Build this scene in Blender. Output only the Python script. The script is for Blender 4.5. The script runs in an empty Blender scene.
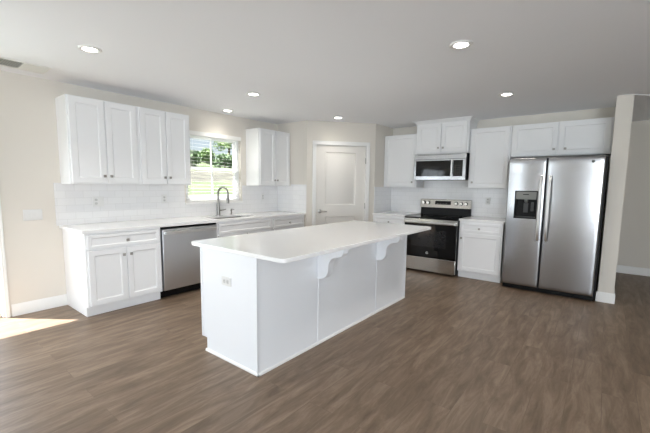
import bpy, bmesh, math, random
from mathutils import Vector, Matrix
random.seed(7)
C = bpy.context.scene.collection
S = bpy.context.scene
R = math.radians
PI = math.pi

# ------------------------------------------------------------------ camera
cd = bpy.data.cameras.new('camera')
cam = bpy.data.objects.new('camera', cd); C.objects.link(cam)
cd.sensor_fit = 'HORIZONTAL'; cd.sensor_width = 36.0
cd.lens = 356.165 / 650 * 36.0
cd.shift_x = 1.87 / 650; cd.shift_y = 7.755 / 650
cd.clip_start = 0.02; cd.clip_end = 300
yaw, pitch, roll = R(38.274), R(-6.251), R(0.686)
fw = Vector((-math.sin(yaw) * math.cos(pitch), math.cos(yaw) * math.cos(pitch), math.sin(pitch)))
rt0 = fw.cross(Vector((0, 0, 1))).normalized(); up0 = rt0.cross(fw)
rt = rt0 * math.cos(roll) + up0 * math.sin(roll)
up = -rt0 * math.sin(roll) + up0 * math.cos(roll)
M = Matrix((rt, up, -fw)).transposed().to_4x4()
M.translation = Vector((4.7274, -6.1969, 1.3898))
cam.matrix_world = M
S.camera = cam

# ------------------------------------------------------------------ world, sun, daylight, exposure
S.view_settings.view_transform = 'Standard'
S.view_settings.look = 'None'
S.view_settings.gamma = 1.0
S.view_settings.use_curve_mapping = False
S.view_settings.exposure = 1.07
S.cycles.use_denoising = True
S.cycles.max_bounces = 10
S.cycles.diffuse_bounces = 6
S.cycles.sample_clamp_indirect = 6.0
w = bpy.data.worlds.new('sky'); S.world = w; w.use_nodes = True
nt = w.node_tree; nt.nodes.clear()
wo = nt.nodes.new('ShaderNodeOutputWorld'); bg = nt.nodes.new('ShaderNodeBackground')
sk = nt.nodes.new('ShaderNodeTexSky'); sk.sky_type = 'NISHITA'; sk.sun_disc = False
sk.sun_elevation = R(60); sk.sun_rotation = R(127); sk.altitude = 100
mixw = nt.nodes.new('ShaderNodeMixRGB'); mixw.inputs[0].default_value = 0.45
mixw.inputs[2].default_value = (7.5, 8.0, 8.6, 1)
nt.links.new(sk.outputs[0], mixw.inputs[1]); nt.links.new(mixw.outputs[0], bg.inputs[0])
bg.inputs[1].default_value = 0.065
nt.links.new(bg.outputs[0], wo.inputs[0])

def link(o, parent=None):
    C.objects.link(o)
    if parent is not None: o.parent = parent
    return o

def light(name, kind, loc, rot, energy, color=(1, 1, 1), parent=None, **kw):
    l = bpy.data.lights.new(name, kind); l.energy = energy; l.color = color
    for k, v in kw.items(): setattr(l, k, v)
    o = bpy.data.objects.new(name, l); o.location = loc; o.rotation_euler = rot
    return link(o, parent)

sd = Vector((0.8 * math.cos(R(65.2)), 0.6 * math.cos(R(65.2)), -math.sin(R(65.2))))
so = light('sun', 'SUN', (-6, -10, 12), (0, 0, 0), 15.0, (1, 0.99, 0.97), angle=R(0.5))
so.rotation_euler = sd.to_track_quat('-Z', 'Y').to_euler()
# daylight falling in through the sliding door and the two living room windows
DAY = (0.825, 0.91, 1.0)
light('door_daylight', 'AREA', (-0.16, -6.4, 1.05), (0, R(-68), 0), 26, DAY, shape='RECTANGLE', size=1.9, size_y=1.8)
for wx, ww, we in ((0.95, 1.3, 22), (7.2, 1.8, 108)):
    light('window_daylight', 'AREA', (wx, -10.76, 1.35), (R(102), 0, 0), we, DAY, shape='RECTANGLE', size=ww, size_y=1.7)
light('window_daylight', 'AREA', (8.36, -7.9, 1.35), (0, R(102), 0), 70, DAY, shape='RECTANGLE', size=1.7, size_y=2.2)  # fill lamp at an added right wall window, brightens the island side

# ------------------------------------------------------------------ materials
def srgb(r, g, b):
    f = lambda c: (c / 255 / 12.92) if c / 255 <= 0.04045 else ((c / 255 + 0.055) / 1.055) ** 2.4
    return (f(r), f(g), f(b), 1)

def mat(name, col, rough=0.5, metal=0.0, aniso=0.0, anrot=0.0, noise=0.0, nscale=40, bump=0.0, bscale=200, stretch=(1, 1, 1), spec=0.5, emit=None, estr=0, coat=0):
    m = bpy.data.materials.new(name); m.use_nodes = True
    n = m.node_tree.nodes; l = m.node_tree.links; b = n['Principled BSDF']
    b.inputs['Base Color'].default_value = col
    b.inputs['Roughness'].default_value = rough; b.inputs['Metallic'].default_value = metal
    b.inputs['Specular IOR Level'].default_value = spec
    if aniso: b.inputs['Anisotropic'].default_value = aniso; b.inputs['Anisotropic Rotation'].default_value = anrot
    if coat: b.inputs['Coat Weight'].default_value = coat
    tc = n.new('ShaderNodeTexCoord'); mp = n.new('ShaderNodeMapping'); mp.inputs['Scale'].default_value = stretch
    l.new(tc.outputs['Object'], mp.inputs['Vector'])
    if noise:
        nz = n.new('ShaderNodeTexNoise'); nz.inputs['Scale'].default_value = nscale; nz.inputs['Detail'].default_value = 4
        l.new(mp.outputs[0], nz.inputs['Vector'])
        mx = n.new('ShaderNodeMixRGB'); mx.blend_type = 'MULTIPLY'; mx.inputs[0].default_value = 1
        rp = n.new('ShaderNodeMapRange'); rp.inputs['To Min'].default_value = 1 - noise; rp.inputs['To Max'].default_value = 1 + noise
        l.new(nz.outputs['Fac'], rp.inputs['Value']); mx.inputs[1].default_value = col
        l.new(rp.outputs[0], mx.inputs[2]); l.new(mx.outputs[0], b.inputs['Base Color'])
    if bump:
        nz2 = n.new('ShaderNodeTexNoise'); nz2.inputs['Scale'].default_value = bscale; nz2.inputs['Detail'].default_value = 3
        l.new(mp.outputs[0], nz2.inputs['Vector'])
        bp = n.new('ShaderNodeBump'); bp.inputs['Strength'].default_value = bump; bp.inputs['Distance'].default_value = 0.002
        l.new(nz2.outputs['Fac'], bp.inputs['Height']); l.new(bp.outputs[0], b.inputs['Normal'])
    if emit:
        b.inputs['Emission Color'].default_value = emit; b.inputs['Emission Strength'].default_value = estr
    return m

WALL = mat('greige_wall_paint', srgb(225, 220, 211), 0.85, bump=0.08, bscale=250, noise=0.01, nscale=3)
CEIL = mat('white_ceiling_paint', srgb(246, 247, 250), 0.9, bump=0.06, bscale=180)
TRIM = mat('white_trim_paint', srgb(240, 240, 238), 0.45, noise=0.01, nscale=5)
DOORP = mat('white_door_paint', srgb(232, 229, 223), 0.5, noise=0.01, nscale=5)
CAB = mat('white_cabinet_paint', srgb(240, 241, 242), 0.38, noise=0.008, nscale=4)
ISL = mat('white_island_paint', srgb(238, 240, 243), 0.42, noise=0.008, nscale=4)
QUARTZ = mat('white_quartz', srgb(244, 244, 243), 0.14, noise=0.015, nscale=160)
STEEL = mat('brushed_stainless_steel', srgb(178, 179, 181), 0.22, 1.0, aniso=0.35, anrot=0.0, noise=0.06, nscale=30, stretch=(1, 1, 25), bump=0.05, bscale=40)
STEELR = mat('bright_stainless_steel', srgb(206, 204, 199), 0.2, 1.0, noise=0.05, nscale=30, stretch=(1, 1, 25), bump=0.05, bscale=40)
STEELV = mat('brushed_stainless_steel_vertical', srgb(214, 216, 219), 0.3, 1.0, noise=0.05, nscale=30, stretch=(25, 25, 1), bump=0.05, bscale=40)
NICKEL = mat('brushed_nickel', srgb(178, 175, 170), 0.3, 1.0, noise=0.03, nscale=100)
CHROME = mat('polished_handle_steel', srgb(228, 228, 227), 0.38, 1.0, noise=0.02, nscale=60)
BLACKG = mat('black_glass', srgb(8, 8, 9), 0.05, spec=0.4, noise=0.05, nscale=20)
BLACK = mat('black_enamel', srgb(12, 12, 13), 0.4, spec=0.25, noise=0.05, nscale=60)
DARKG = mat('dark_grey_plastic', srgb(58, 60, 60), 0.4, noise=0.04, nscale=60)
GREYP = mat('grey_plastic', srgb(120, 122, 118), 0.35, 0.3, noise=0.04, nscale=60)
FAUCETM = mat('spot_free_stainless', srgb(146, 144, 140), 0.3, 1.0, noise=0.03, nscale=100)
OVENW = mat('oven_window_glass', srgb(30, 31, 33), 0.08, noise=0.05, nscale=30)
PLATE = mat('white_plastic_plate', srgb(228, 228, 226), 0.35, noise=0.01, nscale=20)
PLATEG = mat('shaded_receptacle_face', srgb(205, 205, 203), 0.4, noise=0.01, nscale=20)
SLOT = mat('dark_slot', srgb(120, 118, 115), 0.6, noise=0.05, nscale=50)
VINYL = mat('white_vinyl', srgb(240, 241, 242), 0.4, noise=0.01, nscale=10)
BLINDM = mat('white_blind_slat', srgb(243, 243, 240), 0.5, noise=0.01, nscale=10)
LENS = mat('lit_lamp_lens', (1, 1, 1, 1), 0.4, noise=0.01, emit=(1, 0.95, 0.86, 1), estr=14)
GREYV = mat('grey_duct_metal', srgb(120, 124, 124), 0.6, noise=0.04, nscale=40)
BULBD = mat('dark_rubber', srgb(40, 40, 42), 0.7, noise=0.05)
MARK = mat('light_mark_print', srgb(205, 206, 206), 0.4, 0.5, noise=0.02)

def glass_mat():
    m = bpy.data.materials.new('clear_window_glass'); m.use_nodes = True
    n = m.node_tree.nodes; l = m.node_tree.links; n.clear()
    o = n.new('ShaderNodeOutputMaterial'); mx = n.new('ShaderNodeMixShader'); t = n.new('ShaderNodeBsdfTransparent')
    g = n.new('ShaderNodeBsdfGlossy'); g.inputs['Roughness'].default_value = 0.02
    f = n.new('ShaderNodeFresnel'); f.inputs['IOR'].default_value = 1.35
    nz = n.new('ShaderNodeTexNoise'); nz.inputs['Scale'].default_value = 1.5
    cr = n.new('ShaderNodeMapRange'); cr.inputs['To Min'].default_value = 0.93; cr.inputs['To Max'].default_value = 0.97
    l.new(nz.outputs['Fac'], cr.inputs['Value'])
    cb = n.new('ShaderNodeCombineColor')
    for i in range(3): l.new(cr.outputs[0], cb.inputs[i])
    l.new(cb.outputs[0], t.inputs['Color'])
    ge = n.new('ShaderNodeNewGeometry'); iv = n.new('ShaderNodeMath'); iv.operation = 'SUBTRACT'; iv.inputs[0].default_value = 1.0
    l.new(ge.outputs['Backfacing'], iv.inputs[1])
    fm = n.new('ShaderNodeMath'); fm.operation = 'MULTIPLY'; l.new(f.outputs[0], fm.inputs[0]); l.new(iv.outputs[0], fm.inputs[1])
    l.new(fm.outputs[0], mx.inputs[0]); l.new(t.outputs[0], mx.inputs[1]); l.new(g.outputs[0], mx.inputs[2]); l.new(mx.outputs[0], o.inputs[0])
    return m
GLASS = glass_mat()

def floor_mat():
    m = bpy.data.materials.new('oak_vinyl_plank'); m.use_nodes = True
    n = m.node_tree.nodes; l = m.node_tree.links; b = n['Principled BSDF']
    tc = n.new('ShaderNodeTexCoord'); sp = n.new('ShaderNodeSeparateXYZ'); cb = n.new('ShaderNodeCombineXYZ')
    l.new(tc.outputs['Object'], sp.inputs[0]); l.new(sp.outputs['Y'], cb.inputs['X']); l.new(sp.outputs['X'], cb.inputs['Y'])
    br = n.new('ShaderNodeTexBrick'); l.new(cb.outputs[0], br.inputs['Vector'])
    br.inputs['Scale'].default_value = 1; br.inputs['Brick Width'].default_value = 1.35; br.inputs['Row Height'].default_value = 0.185
    br.inputs['Mortar Size'].default_value = 0.0016; br.inputs['Mortar Smooth'].default_value = 0.2; br.inputs['Bias'].default_value = 0
    br.inputs['Color1'].default_value = (0.35, 0.35, 0.35, 1); br.inputs['Color2'].default_value = (0.75, 0.75, 0.75, 1); br.inputs['Mortar'].default_value = (0.05, 0.05, 0.05, 1)
    br.offset = 0.37; br.offset_frequency = 2
    # grain
    mp = n.new('ShaderNodeMapping'); mp.inputs['Scale'].default_value = (1.5, 9.0, 1); l.new(cb.outputs[0], mp.inputs['Vector'])
    ad = n.new('ShaderNodeVectorMath'); ad.operation = 'ADD'; l.new(mp.outputs[0], ad.inputs[0])
    mu = n.new('ShaderNodeVectorMath'); mu.operation = 'SCALE'; mu.inputs['Scale'].default_value = 13
    l.new(br.outputs['Color'], mu.inputs[0]); l.new(mu.outputs[0], ad.inputs[1])
    nz = n.new('ShaderNodeTexNoise'); nz.inputs['Scale'].default_value = 1.6; nz.inputs['Detail'].default_value = 9; nz.inputs['Roughness'].default_value = 0.68; nz.inputs['Distortion'].default_value = 0.5
    l.new(ad.outputs[0], nz.inputs['Vector'])
    cr = n.new('ShaderNodeValToRGB'); e = cr.color_ramp.elements
    e[0].position = 0.28; e[0].color = FLOOR_DARK; e[1].position = 0.72; e[1].color = FLOOR_LIGHT
    k = cr.color_ramp.elements.new(0.5); k.color = FLOOR_MID
    l.new(nz.outputs['Fac'], cr.inputs[0])
    mr = n.new('ShaderNodeMapRange'); mr.inputs['From Min'].default_value = 0.05; mr.inputs['From Max'].default_value = 0.75
    mr.inputs['To Min'].default_value = 0.82; mr.inputs['To Max'].default_value = 1.08
    l.new(br.outputs['Color'], mr.inputs['Value'])
    mx = n.new('ShaderNodeMixRGB'); mx.blend_type = 'MULTIPLY'; mx.inputs[0].default_value = 1
    l.new(cr.outputs[0], mx.inputs[1]); l.new(mr.outputs[0], mx.inputs[2]); l.new(mx.outputs[0], b.inputs['Base Color'])
    b.inputs['Roughness'].default_value = 0.42; b.inputs['Specular IOR Level'].default_value = 0.4
    bp = n.new('ShaderNodeBump'); bp.inputs['Strength'].default_value = 0.15; bp.inputs['Distance'].default_value = 0.001
    l.new(nz.outputs['Fac'], bp.inputs['Height']); l.new(bp.outputs[0], b.inputs['Normal'])
    return m
FLOOR_DARK, FLOOR_MID, FLOOR_LIGHT = srgb(94, 77, 61), srgb(123, 104, 86), srgb(151, 132, 113)
FLOOR = floor_mat()

def tile_mat():
    m = bpy.data.materials.new('white_subway_tile'); m.use_nodes = True
    n = m.node_tree.nodes; l = m.node_tree.links; b = n['Principled BSDF']
    tc = n.new('ShaderNodeTexCoord'); sp = n.new('ShaderNodeSeparateXYZ'); cb = n.new('ShaderNodeCombineXYZ')
    l.new(tc.outputs['Object'], sp.inputs[0])
    ad = n.new('ShaderNodeMath'); ad.operation = 'ADD'; l.new(sp.outputs['X'], ad.inputs[0]); l.new(sp.outputs['Y'], ad.inputs[1])
    sb = n.new('ShaderNodeMath'); sb.operation = 'SUBTRACT'; l.new(sp.outputs['Z'], sb.inputs[0]); sb.inputs[1].default_value = 0.894
    l.new(ad.outputs[0], cb.inputs['X']); l.new(sb.outputs[0], cb.inputs['Y'])
    br = n.new('ShaderNodeTexBrick'); l.new(cb.outputs[0], br.inputs['Vector']); br.inputs['Scale'].default_value = 1
    br.inputs['Brick Width'].default_value = 0.17; br.inputs['Row Height'].default_value = 0.0797; br.inputs['Mortar Size'].default_value = 0.002
    br.inputs['Color1'].default_value = srgb(238, 238, 238); br.inputs['Color2'].default_value = srgb(234, 234, 235); br.inputs['Mortar'].default_value = srgb(224, 224, 223)
    l.new(br.outputs['Color'], b.inputs['Base Color']); b.inputs['Roughness'].default_value = 0.16
    bp = n.new('ShaderNodeBump'); bp.invert = True; bp.inputs['Strength'].default_value = 0.15; bp.inputs['Distance'].default_value = 0.0015
    l.new(br.outputs['Fac'], bp.inputs['Height']); l.new(bp.outputs[0], b.inputs['Normal'])
    return m
TILE = tile_mat()

# ------------------------------------------------------------------ helpers
class MB:
    """collects shapes into one mesh"""
    def __init__(s): s.bm = bmesh.new()
    def box(s, x0, x1, y0, y1, z0, z1, mtx=None):
        if x0 > x1: x0, x1 = x1, x0
        if y0 > y1: y0, y1 = y1, y0
        if z0 > z1: z0, z1 = z1, z0
        vs = [s.bm.verts.new(p) for p in [(x0, y0, z0), (x1, y0, z0), (x1, y1, z0), (x0, y1, z0), (x0, y0, z1), (x1, y0, z1), (x1, y1, z1), (x0, y1, z1)]]
        for f in [(3, 2, 1, 0), (4, 5, 6, 7), (0, 1, 5, 4), (1, 2, 6, 5), (2, 3, 7, 6), (3, 0, 4, 7)]: s.bm.faces.new([vs[i] for i in f])
        if mtx is not None:
            for v in vs: v.co = mtx @ v.co
        return s
    def loops(s, rings, close=True, caps=(True, True)):
        """skin between successive rings of points"""
        R_ = [[s.bm.verts.new(p) for p in r] for r in rings]
        for a, b in zip(R_, R_[1:]):
            n = len(a)
            for i in range(n if close else n - 1):
                j = (i + 1) % n
                s.bm.faces.new([a[i], a[j], b[j], b[i]])
        if caps[0]: s.bm.faces.new(list(reversed(R_[0])))
        if caps[1]: s.bm.faces.new(R_[-1])
        return s
    def prism(s, pts, axis, a, b):
        """extrude a 2D outline along an axis: 'x' pts=(y,z), 'y' pts=(x,z), 'z' pts=(x,y)"""
        g = {'x': lambda p, t: (t, p[0], p[1]), 'y': lambda p, t: (p[0], t, p[1]), 'z': lambda p, t: (p[0], p[1], t)}[axis]
        return s.loops([[g(p, a) for p in pts], [g(p, b) for p in pts]])
    def lathe(s, prof, n=24, mtx=None):
        """profile of (r, z) revolved about z"""
        rings = []
        for r, z in prof:
            ring = [Vector((max(r, 1e-4) * math.cos(2 * PI * i / n), max(r, 1e-4) * math.sin(2 * PI * i / n), z)) for i in range(n)]
            if mtx is not None: ring = [mtx @ p for p in ring]
            rings.append(ring)
        return s.loops(rings)
    def tube(s, pts, r, n=12):
        pts = [Vector(p) for p in pts]; rings = []
        rs = r if isinstance(r, (list, tuple)) else [r] * len(pts)
        prev = None
        for i, p in enumerate(pts):
            t = (pts[min(i + 1, len(pts) - 1)] - pts[max(i - 1, 0)]).normalized()
            if prev is None:
                a = t.cross(Vector((0, 0, 1)))
                if a.length < 1e-3: a = t.cross(Vector((1, 0, 0)))
                a.normalize()
            else:
                a = (prev - t * prev.dot(t)).normalized()
            prev = a; b = t.cross(a)
            rings.append([p + (a * math.cos(2 * PI * k / n) + b * math.sin(2 * PI * k / n)) * rs[i] for k in range(n)])
        return s.loops(rings)
    def build(s, name, m, parent=None, bevel=0.0, smooth=True, seg=2, loc=None):
        bmesh.ops.recalc_face_normals(s.bm, faces=s.bm.faces)
        me = bpy.data.meshes.new(name); s.bm.to_mesh(me); s.bm.free()
        me.materials.append(m)
        if smooth:
            me.polygons.foreach_set('use_smooth', [True] * len(me.polygons))
            me.set_sharp_from_angle(angle=R(32))
        o = bpy.data.objects.new(name, me); link(o, parent)
        if loc is not None: o.location = loc
        if bevel:
            b = o.modifiers.new('bevel', 'BEVEL'); b.width = bevel; b.segments = seg; b.limit_method = 'ANGLE'; b.angle_limit = R(40)
        return o

def tag(o, label=None, cat=None, group=None, kind=None):
    if label: o['label'] = label
    if cat: o['category'] = cat
    if group: o['group'] = group
    if kind: o['kind'] = kind
    return o

def thing(name, label, cat, loc=(0, 0, 0), rz=0.0, group=None):
    o = bpy.data.objects.new(name, None); o.empty_display_size = 0.1
    o.location = loc; o.rotation_euler = (0, 0, rz); link(o)
    return tag(o, label, cat, group)

def struct(name, mb, m, parent=None, bevel=0.0):
    o = mb.build(name, m, parent, bevel)
    if parent is None: o['kind'] = 'structure'
    return o

def sroot(name, loc=(0, 0, 0), rz=0.0):
    o = bpy.data.objects.new(name, None); o.empty_display_size = 0.1; o.location = loc; o.rotation_euler = (0, 0, rz)
    link(o); o['kind'] = 'structure'; return o

def text_mesh(txt, size, name, m, parent, mtx, depth=0.0006):
    cu = bpy.data.curves.new(name, 'FONT'); cu.body = txt; cu.size = size; cu.extrude = depth; cu.align_x = 'CENTER'; cu.align_y = 'CENTER'
    t = bpy.data.objects.new(name, cu); C.objects.link(t)
    dg = bpy.context.evaluated_depsgraph_get(); me = bpy.data.meshes.new_from_object(t.evaluated_get(dg))
    bpy.data.objects.remove(t); me.transform(mtx); me.materials.clear(); me.materials.append(m)
    o = bpy.data.objects.new(name, me); link(o, parent); return o

# ------------------------------------------------------------------ key dimensions (metres)
H = 2.467          # ceiling
ZC = 0.910         # worktop
YL = -4.907        # near end of the window wall run
YR = -1.569        # pantry return wall
XD = 0.708
XR, YR2 = 1.493, -0.645
REAR = -10.6
RIGHT = 8.2
FARY = 1.45

# ------------------------------------------------------------------ room shell
struct('floor', MB().box(-0.12, RIGHT + .12, REAR - .12, FARY + .12, -0.1, 0), FLOOR)
struct('ceiling', MB().box(-0.12, RIGHT + .12, REAR - .12, FARY + .12, H, H + 0.1), CEIL)

WY0, WY1, WZ0, WZ1 = -3.395, -2.40, 1.118, 2.135      # kitchen window opening
DY0, DY1, DZ = -7.40, -5.44, 2.05                   # sliding door opening
b = MB()
b.box(-.12, 0, REAR, DY0, 0, H); b.box(-.12, 0, DY0, DY1, DZ, H); b.box(-.12, 0, DY1, WY0, 0, H)
b.box(-.12, 0, WY0, WY1, 0, WZ0); b.box(-.12, 0, WY0, WY1, WZ1, H); b.box(-.12, 0, WY1, FARY + .12, 0, H)
struct('wall_left', b, WALL)
struct('wall_pantry_side', MB().box(0, XD, YR, YR + .1, 0, H), WALL)
struct('wall_pantry_return', MB().box(XR - .1, XR, YR2, 0, 0, H), WALL)
struct('wall_range', MB().box(XR - .1, 4.742, 0, .12, 0, H), WALL)
struct('wall_fridge_side', MB().box(4.742, 4.898, -0.7045, FARY, 0, H), WALL)
struct('wall_far', MB().box(4.742, RIGHT, FARY, FARY + .12, 0, H), WALL)
b = MB(); b.box(RIGHT, RIGHT + .12, REAR, -9.0, 0, H); b.box(RIGHT, RIGHT + .12, -9.0, -6.8, 0, .5); b.box(RIGHT, RIGHT + .12, -9.0, -6.8, 2.2, H); b.box(RIGHT, RIGHT + .12, -6.8, FARY + .12, 0, H)
struct('wall_right', b, WALL)
RW = [(.3, 1.6), (6.3, 8.1)]
b = MB(); x = -.12
for a, c in RW:
    b.box(x, a, REAR - .12, REAR, 0, H); b.box(a, c, REAR - .12, REAR, 0, .5); b.box(a, c, REAR - .12, REAR, 2.2, H); x = c
b.box(x, RIGHT + .12, REAR - .12, REAR, 0, H)
struct('wall_rear', b, WALL)
# slightly lower hall ceiling beyond the wall end, its edge at 45 degrees
struct('ceiling_hall', MB().prism([(4.900, -0.702), (5.602, 0.0), (6.4, 0.0), (6.4, FARY), (4.900, FARY)], 'z', H - .006, H), CEIL)
struct('wall_hall', MB().box(6.4, 6.52, 0.0, FARY, 0, H), WALL)  # unseen wall added to close off the hall and darken its ceiling

# pantry wall at an angle with its door
dv = Vector((XR - XD, YR2 - YR, 0)); PL = dv.length; ang = math.atan2(dv.y, dv.x)
PM = Matrix.Translation((XD, YR, 0)) @ Matrix.Rotation(ang, 4, 'Z')      # local x along wall, -y to the room
DS0, DS1, DH = 0.165, 1.043, 2.07
b = MB(); b.box(0, DS0 - .012, 0, .1, 0, H, PM); b.box(DS1 + .012, PL, 0, .1, 0, H, PM); b.box(DS0 - .012, DS1 + .012, 0, .1, DH + .012, H, PM)
struct('wall_pantry', b, WALL)
door = sroot('door_1', (XD, YR, 0), ang)
CW = .062
def casing(b, s0, s1, h, cw, t=.016, y=0.0):
    b.box(s0 - cw, s0, y - t, y, 0, h); b.box(s1, s1 + cw, y - t, y, 0, h); b.box(s0 - cw, s1 + cw, y - t, y, h, h + cw)
    b.box(s0 - cw, s0 - cw + .016, y - t - .006, y - t, 0, h + cw); b.box(s1 + cw - .016, s1 + cw, y - t - .006, y - t, 0, h + cw); b.box(s0 - cw + .016, s1 + cw - .016, y - t - .006, y - t, h + cw - .016, h + cw)
b = MB(); casing(b, DS0 - .006, DS1 + .006, DH + .006, CW, y=-.001)
b.build('casing', TRIM, door, .002)
b = MB(); b.box(DS0 - .011, DS0 - .003, .0, .1, 0, DH + .008); b.box(DS1 + .003, DS1 + .011, .0, .1, 0, DH + .008); b.box(DS0 - .003, DS1 + .003, .0, .1, DH + .003, DH + .011)
b.build('jamb', TRIM, door)

def raised_panel(b, x0, x1, z0, z1, y, d=0.012):
    """moulded panel cut into a slab whose face is at y (towards -y)"""
    def ring(i, yy): return [(x0 + i, yy, z0 + i), (x1 - i, yy, z0 + i), (x1 - i, yy, z1 - i), (x0 + i, yy, z1 - i)]
    b.loops([ring(0, y), ring(.012, y + d), ring(.03, y + d), ring(.05, y + .004)], caps=(False, True))
def face_with_holes(b, x0, x1, z0, z1, holes, y):
    """front face made of strips around stacked rectangular holes (all holes share x range)"""
    hx0, hx1 = holes[0][0], holes[0][1]
    v = lambda x, z: b.bm.verts.new((x, y, z))
    def q(a, c, e, f): b.bm.faces.new([v(a, e), v(c, e), v(c, f), v(a, f)])
    q(x0, hx0, z0, z1); q(hx1, x1, z0, z1); zz = z0
    for h in holes: q(hx0, hx1, zz, h[2]); zz = h[3]
    q(hx0, hx1, zz, z1)
b = MB()
y0 = .018
holes = [(DS0 + .165, DS1 - .175, .24, .845), (DS0 + .165, DS1 - .175, 1.05, 1.955)]
face_with_holes(b, DS0, DS1, .01, DH, holes, y0)
for h in holes: raised_panel(b, *h, y0)
b.loops([[(DS0, y0, .01), (DS1, y0, .01), (DS1, y0, DH), (DS0, y0, DH)], [(DS0, y0 + .035, .01), (DS1, y0 + .035, .01), (DS1, y0 + .035, DH), (DS0, y0 + .035, DH)]], caps=(False, True))
slab = b.build('door_slab', DOORP, door)
slab['label'] = 'white two-panel door slab'
b = MB(); hx = DS0 + .068
b.lathe([(.033, 0), (.034, .004), (.034, .009), (.014, .012), (.014, .05)], 20, Matrix.Translation((hx, y0 - .001, .94)) @ Matrix.Rotation(R(90), 4, 'X'))
b.tube([(hx, y0 - .05, .94), (hx + .03, y0 - .052, .94), (hx + .12, y0 - .05, .937)], [.014, .013, .011])
b.build('lever_handle', NICKEL, door)['label'] = 'brushed nickel lever handle'
for z in (.25, 1.035, 1.82):
    b = MB(); b.lathe([(.009, -.05), (.009, .05)], 10, Matrix.Translation((DS1 + .003, y0 - .012, z)))
    b.build('hinge', NICKEL, door)

# baseboards
def basebd(name, mtx, L):
    b = MB(); b.prism([(-.014, 0), (0, 0), (0, .125), (-.006, .125), (-.014, .105)], 'x', 0, L)
    for v in b.bm.verts: v.co = mtx @ v.co
    struct(name, b, TRIM)
T, RZ = Matrix.Translation, lambda a: Matrix.Rotation(R(a), 4, 'Z')
basebd('baseboard_left', T((0.0005, -5.39, 0)) @ RZ(90), 5.39 + YL - .0)
basebd('baseboard_left_rear', T((0.0005, REAR, 0)) @ RZ(90), DY0 - .08 - REAR)
basebd('baseboard_stub', T((4.728, -.705, 0)), .170)
basebd('baseboard_stub_inner', T((4.7415, -.05, 0)) @ RZ(-90), .668)
basebd('baseboard_stub_outer', T((4.8985, -.719, 0)) @ RZ(90), .719 + FARY)
basebd('baseboard_far', T((4.913, FARY - .0005, 0)), 6.4 - 4.913)
basebd('baseboard_right', T((RIGHT - .0005, FARY - .015, 0)) @ RZ(-90), FARY - .03 - REAR)
basebd('baseboard_rear', T((RIGHT - .015, REAR + .0005, 0)) @ RZ(180), RIGHT - .03)
for nm, s0, s1 in (('baseboard_pantry_near', 0, DS0 - .068), ('baseboard_pantry_far', DS1 + .068, PL)):
    basebd(nm, PM @ T((s0, -.0005, 0)), s1 - s0)

# ------------------------------------------------------------------ windows, sliding door
def sash_window(name, L, z0, z1, mtx, muntin=True, double=True):
    """opening from local x 0..L, room on -y, outside +y"""
    r = sroot(name); r.matrix_world = mtx
    b = MB(); f = .045
    y0, y1 = .06, .115
    b.box(0, f, y0, y1, z0, z1); b.box(L - f, L, y0, y1, z0, z1); b.box(f, L - f, y0, y1, z0, z0 + f); b.box(f, L - f, y0, y1, z1 - f, z1)
    b.build('window_frame', VINYL, r, .002)
    zm = (z0 + z1) / 2 - .01
    for k, (a, c, yy) in enumerate([(z0 + f, zm + .02, .068), (zm - .02, z1 - f, .088)]):
        b = MB(); s = .038
        b.box(f, f + s, yy, yy + .018, a, c); b.box(L - f - s, L - f, yy, yy + .018, a, c)
        b.box(f + s, L - f - s, yy, yy + .018, a, a + s); b.box(f + s, L - f - s, yy, yy + .018, c - s, c)
        if muntin: b.box(L / 2 - .011, L / 2 + .011, yy + .003, yy + .015, a + s, c - s)
        sh = b.build('sash', VINYL, r, .0015)
        g = MB(); g.box(f + s - .004, L - f - s + .004, yy + .0075, yy + .0105, a + s - .004, c - s + .004); g.build('pane', GLASS, sh, smooth=False)
    return r
W1 = sash_window('window_1', WY1 - WY0, WZ0, WZ1, T((0, WY0, 0)) @ RZ(90))
b = MB(); b.box(-.02, WY1 - WY0 + .02, -.022, 0, WZ0 - .03, WZ0 - .002); b.box(0, WY1 - WY0, 0, .06, WZ0 - .001, WZ0 + .008)
b.build('window_sill', TRIM, W1, .002)
for i, (a, c) in enumerate(RW):
    sash_window('window_%d' % (i + 2), c - a, .5, 2.2, T((c, REAR, 0)) @ RZ(180), muntin=False)
sash_window('window_4', 2.2, .5, 2.2, T((RIGHT, -6.8, 0)) @ RZ(-90), muntin=False)  # unseen side window, added to go with the right-hand fill lamp
D2 = sroot('door_2', (0, DY0, 0), R(90)); L = DY1 - DY0
b = MB(); f = .05
b.box(0, f, .02, .11, 0, DZ); b.box(L - .02, L, .02, .11, 0, DZ); b.box(f, L - f, .02, .11, DZ - f, DZ); b.box(f, L - f, .02, .11, 0, .03)
b.build('door_frame', VINYL, D2, .002)
for a, c, yy in ((f, L / 2 + .04, .03), (L / 2 - .04, L - .02, .07)):
    b = MB(); s = .036
    b.box(a, a + s, yy, yy + .035, .03, DZ - f); b.box(c - s, c, yy, yy + .035, .03, DZ - f); b.box(a + s, c - s, yy, yy + .035, .03, .13); b.box(a + s, c - s, yy, yy + .035, DZ - f - s, DZ - f)
    p = b.build('sliding_panel', VINYL, D2, .002)
    g = MB(); g.box(a + s - .005, c - s + .005, yy + .015, yy + .02, .125, DZ - f - s + .005); g.build('pane', GLASS, p, smooth=False)
b = MB(); casing(b, 0.0, L, DZ, .034, y=-.001); b.build('casing', TRIM, D2, .002)

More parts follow.
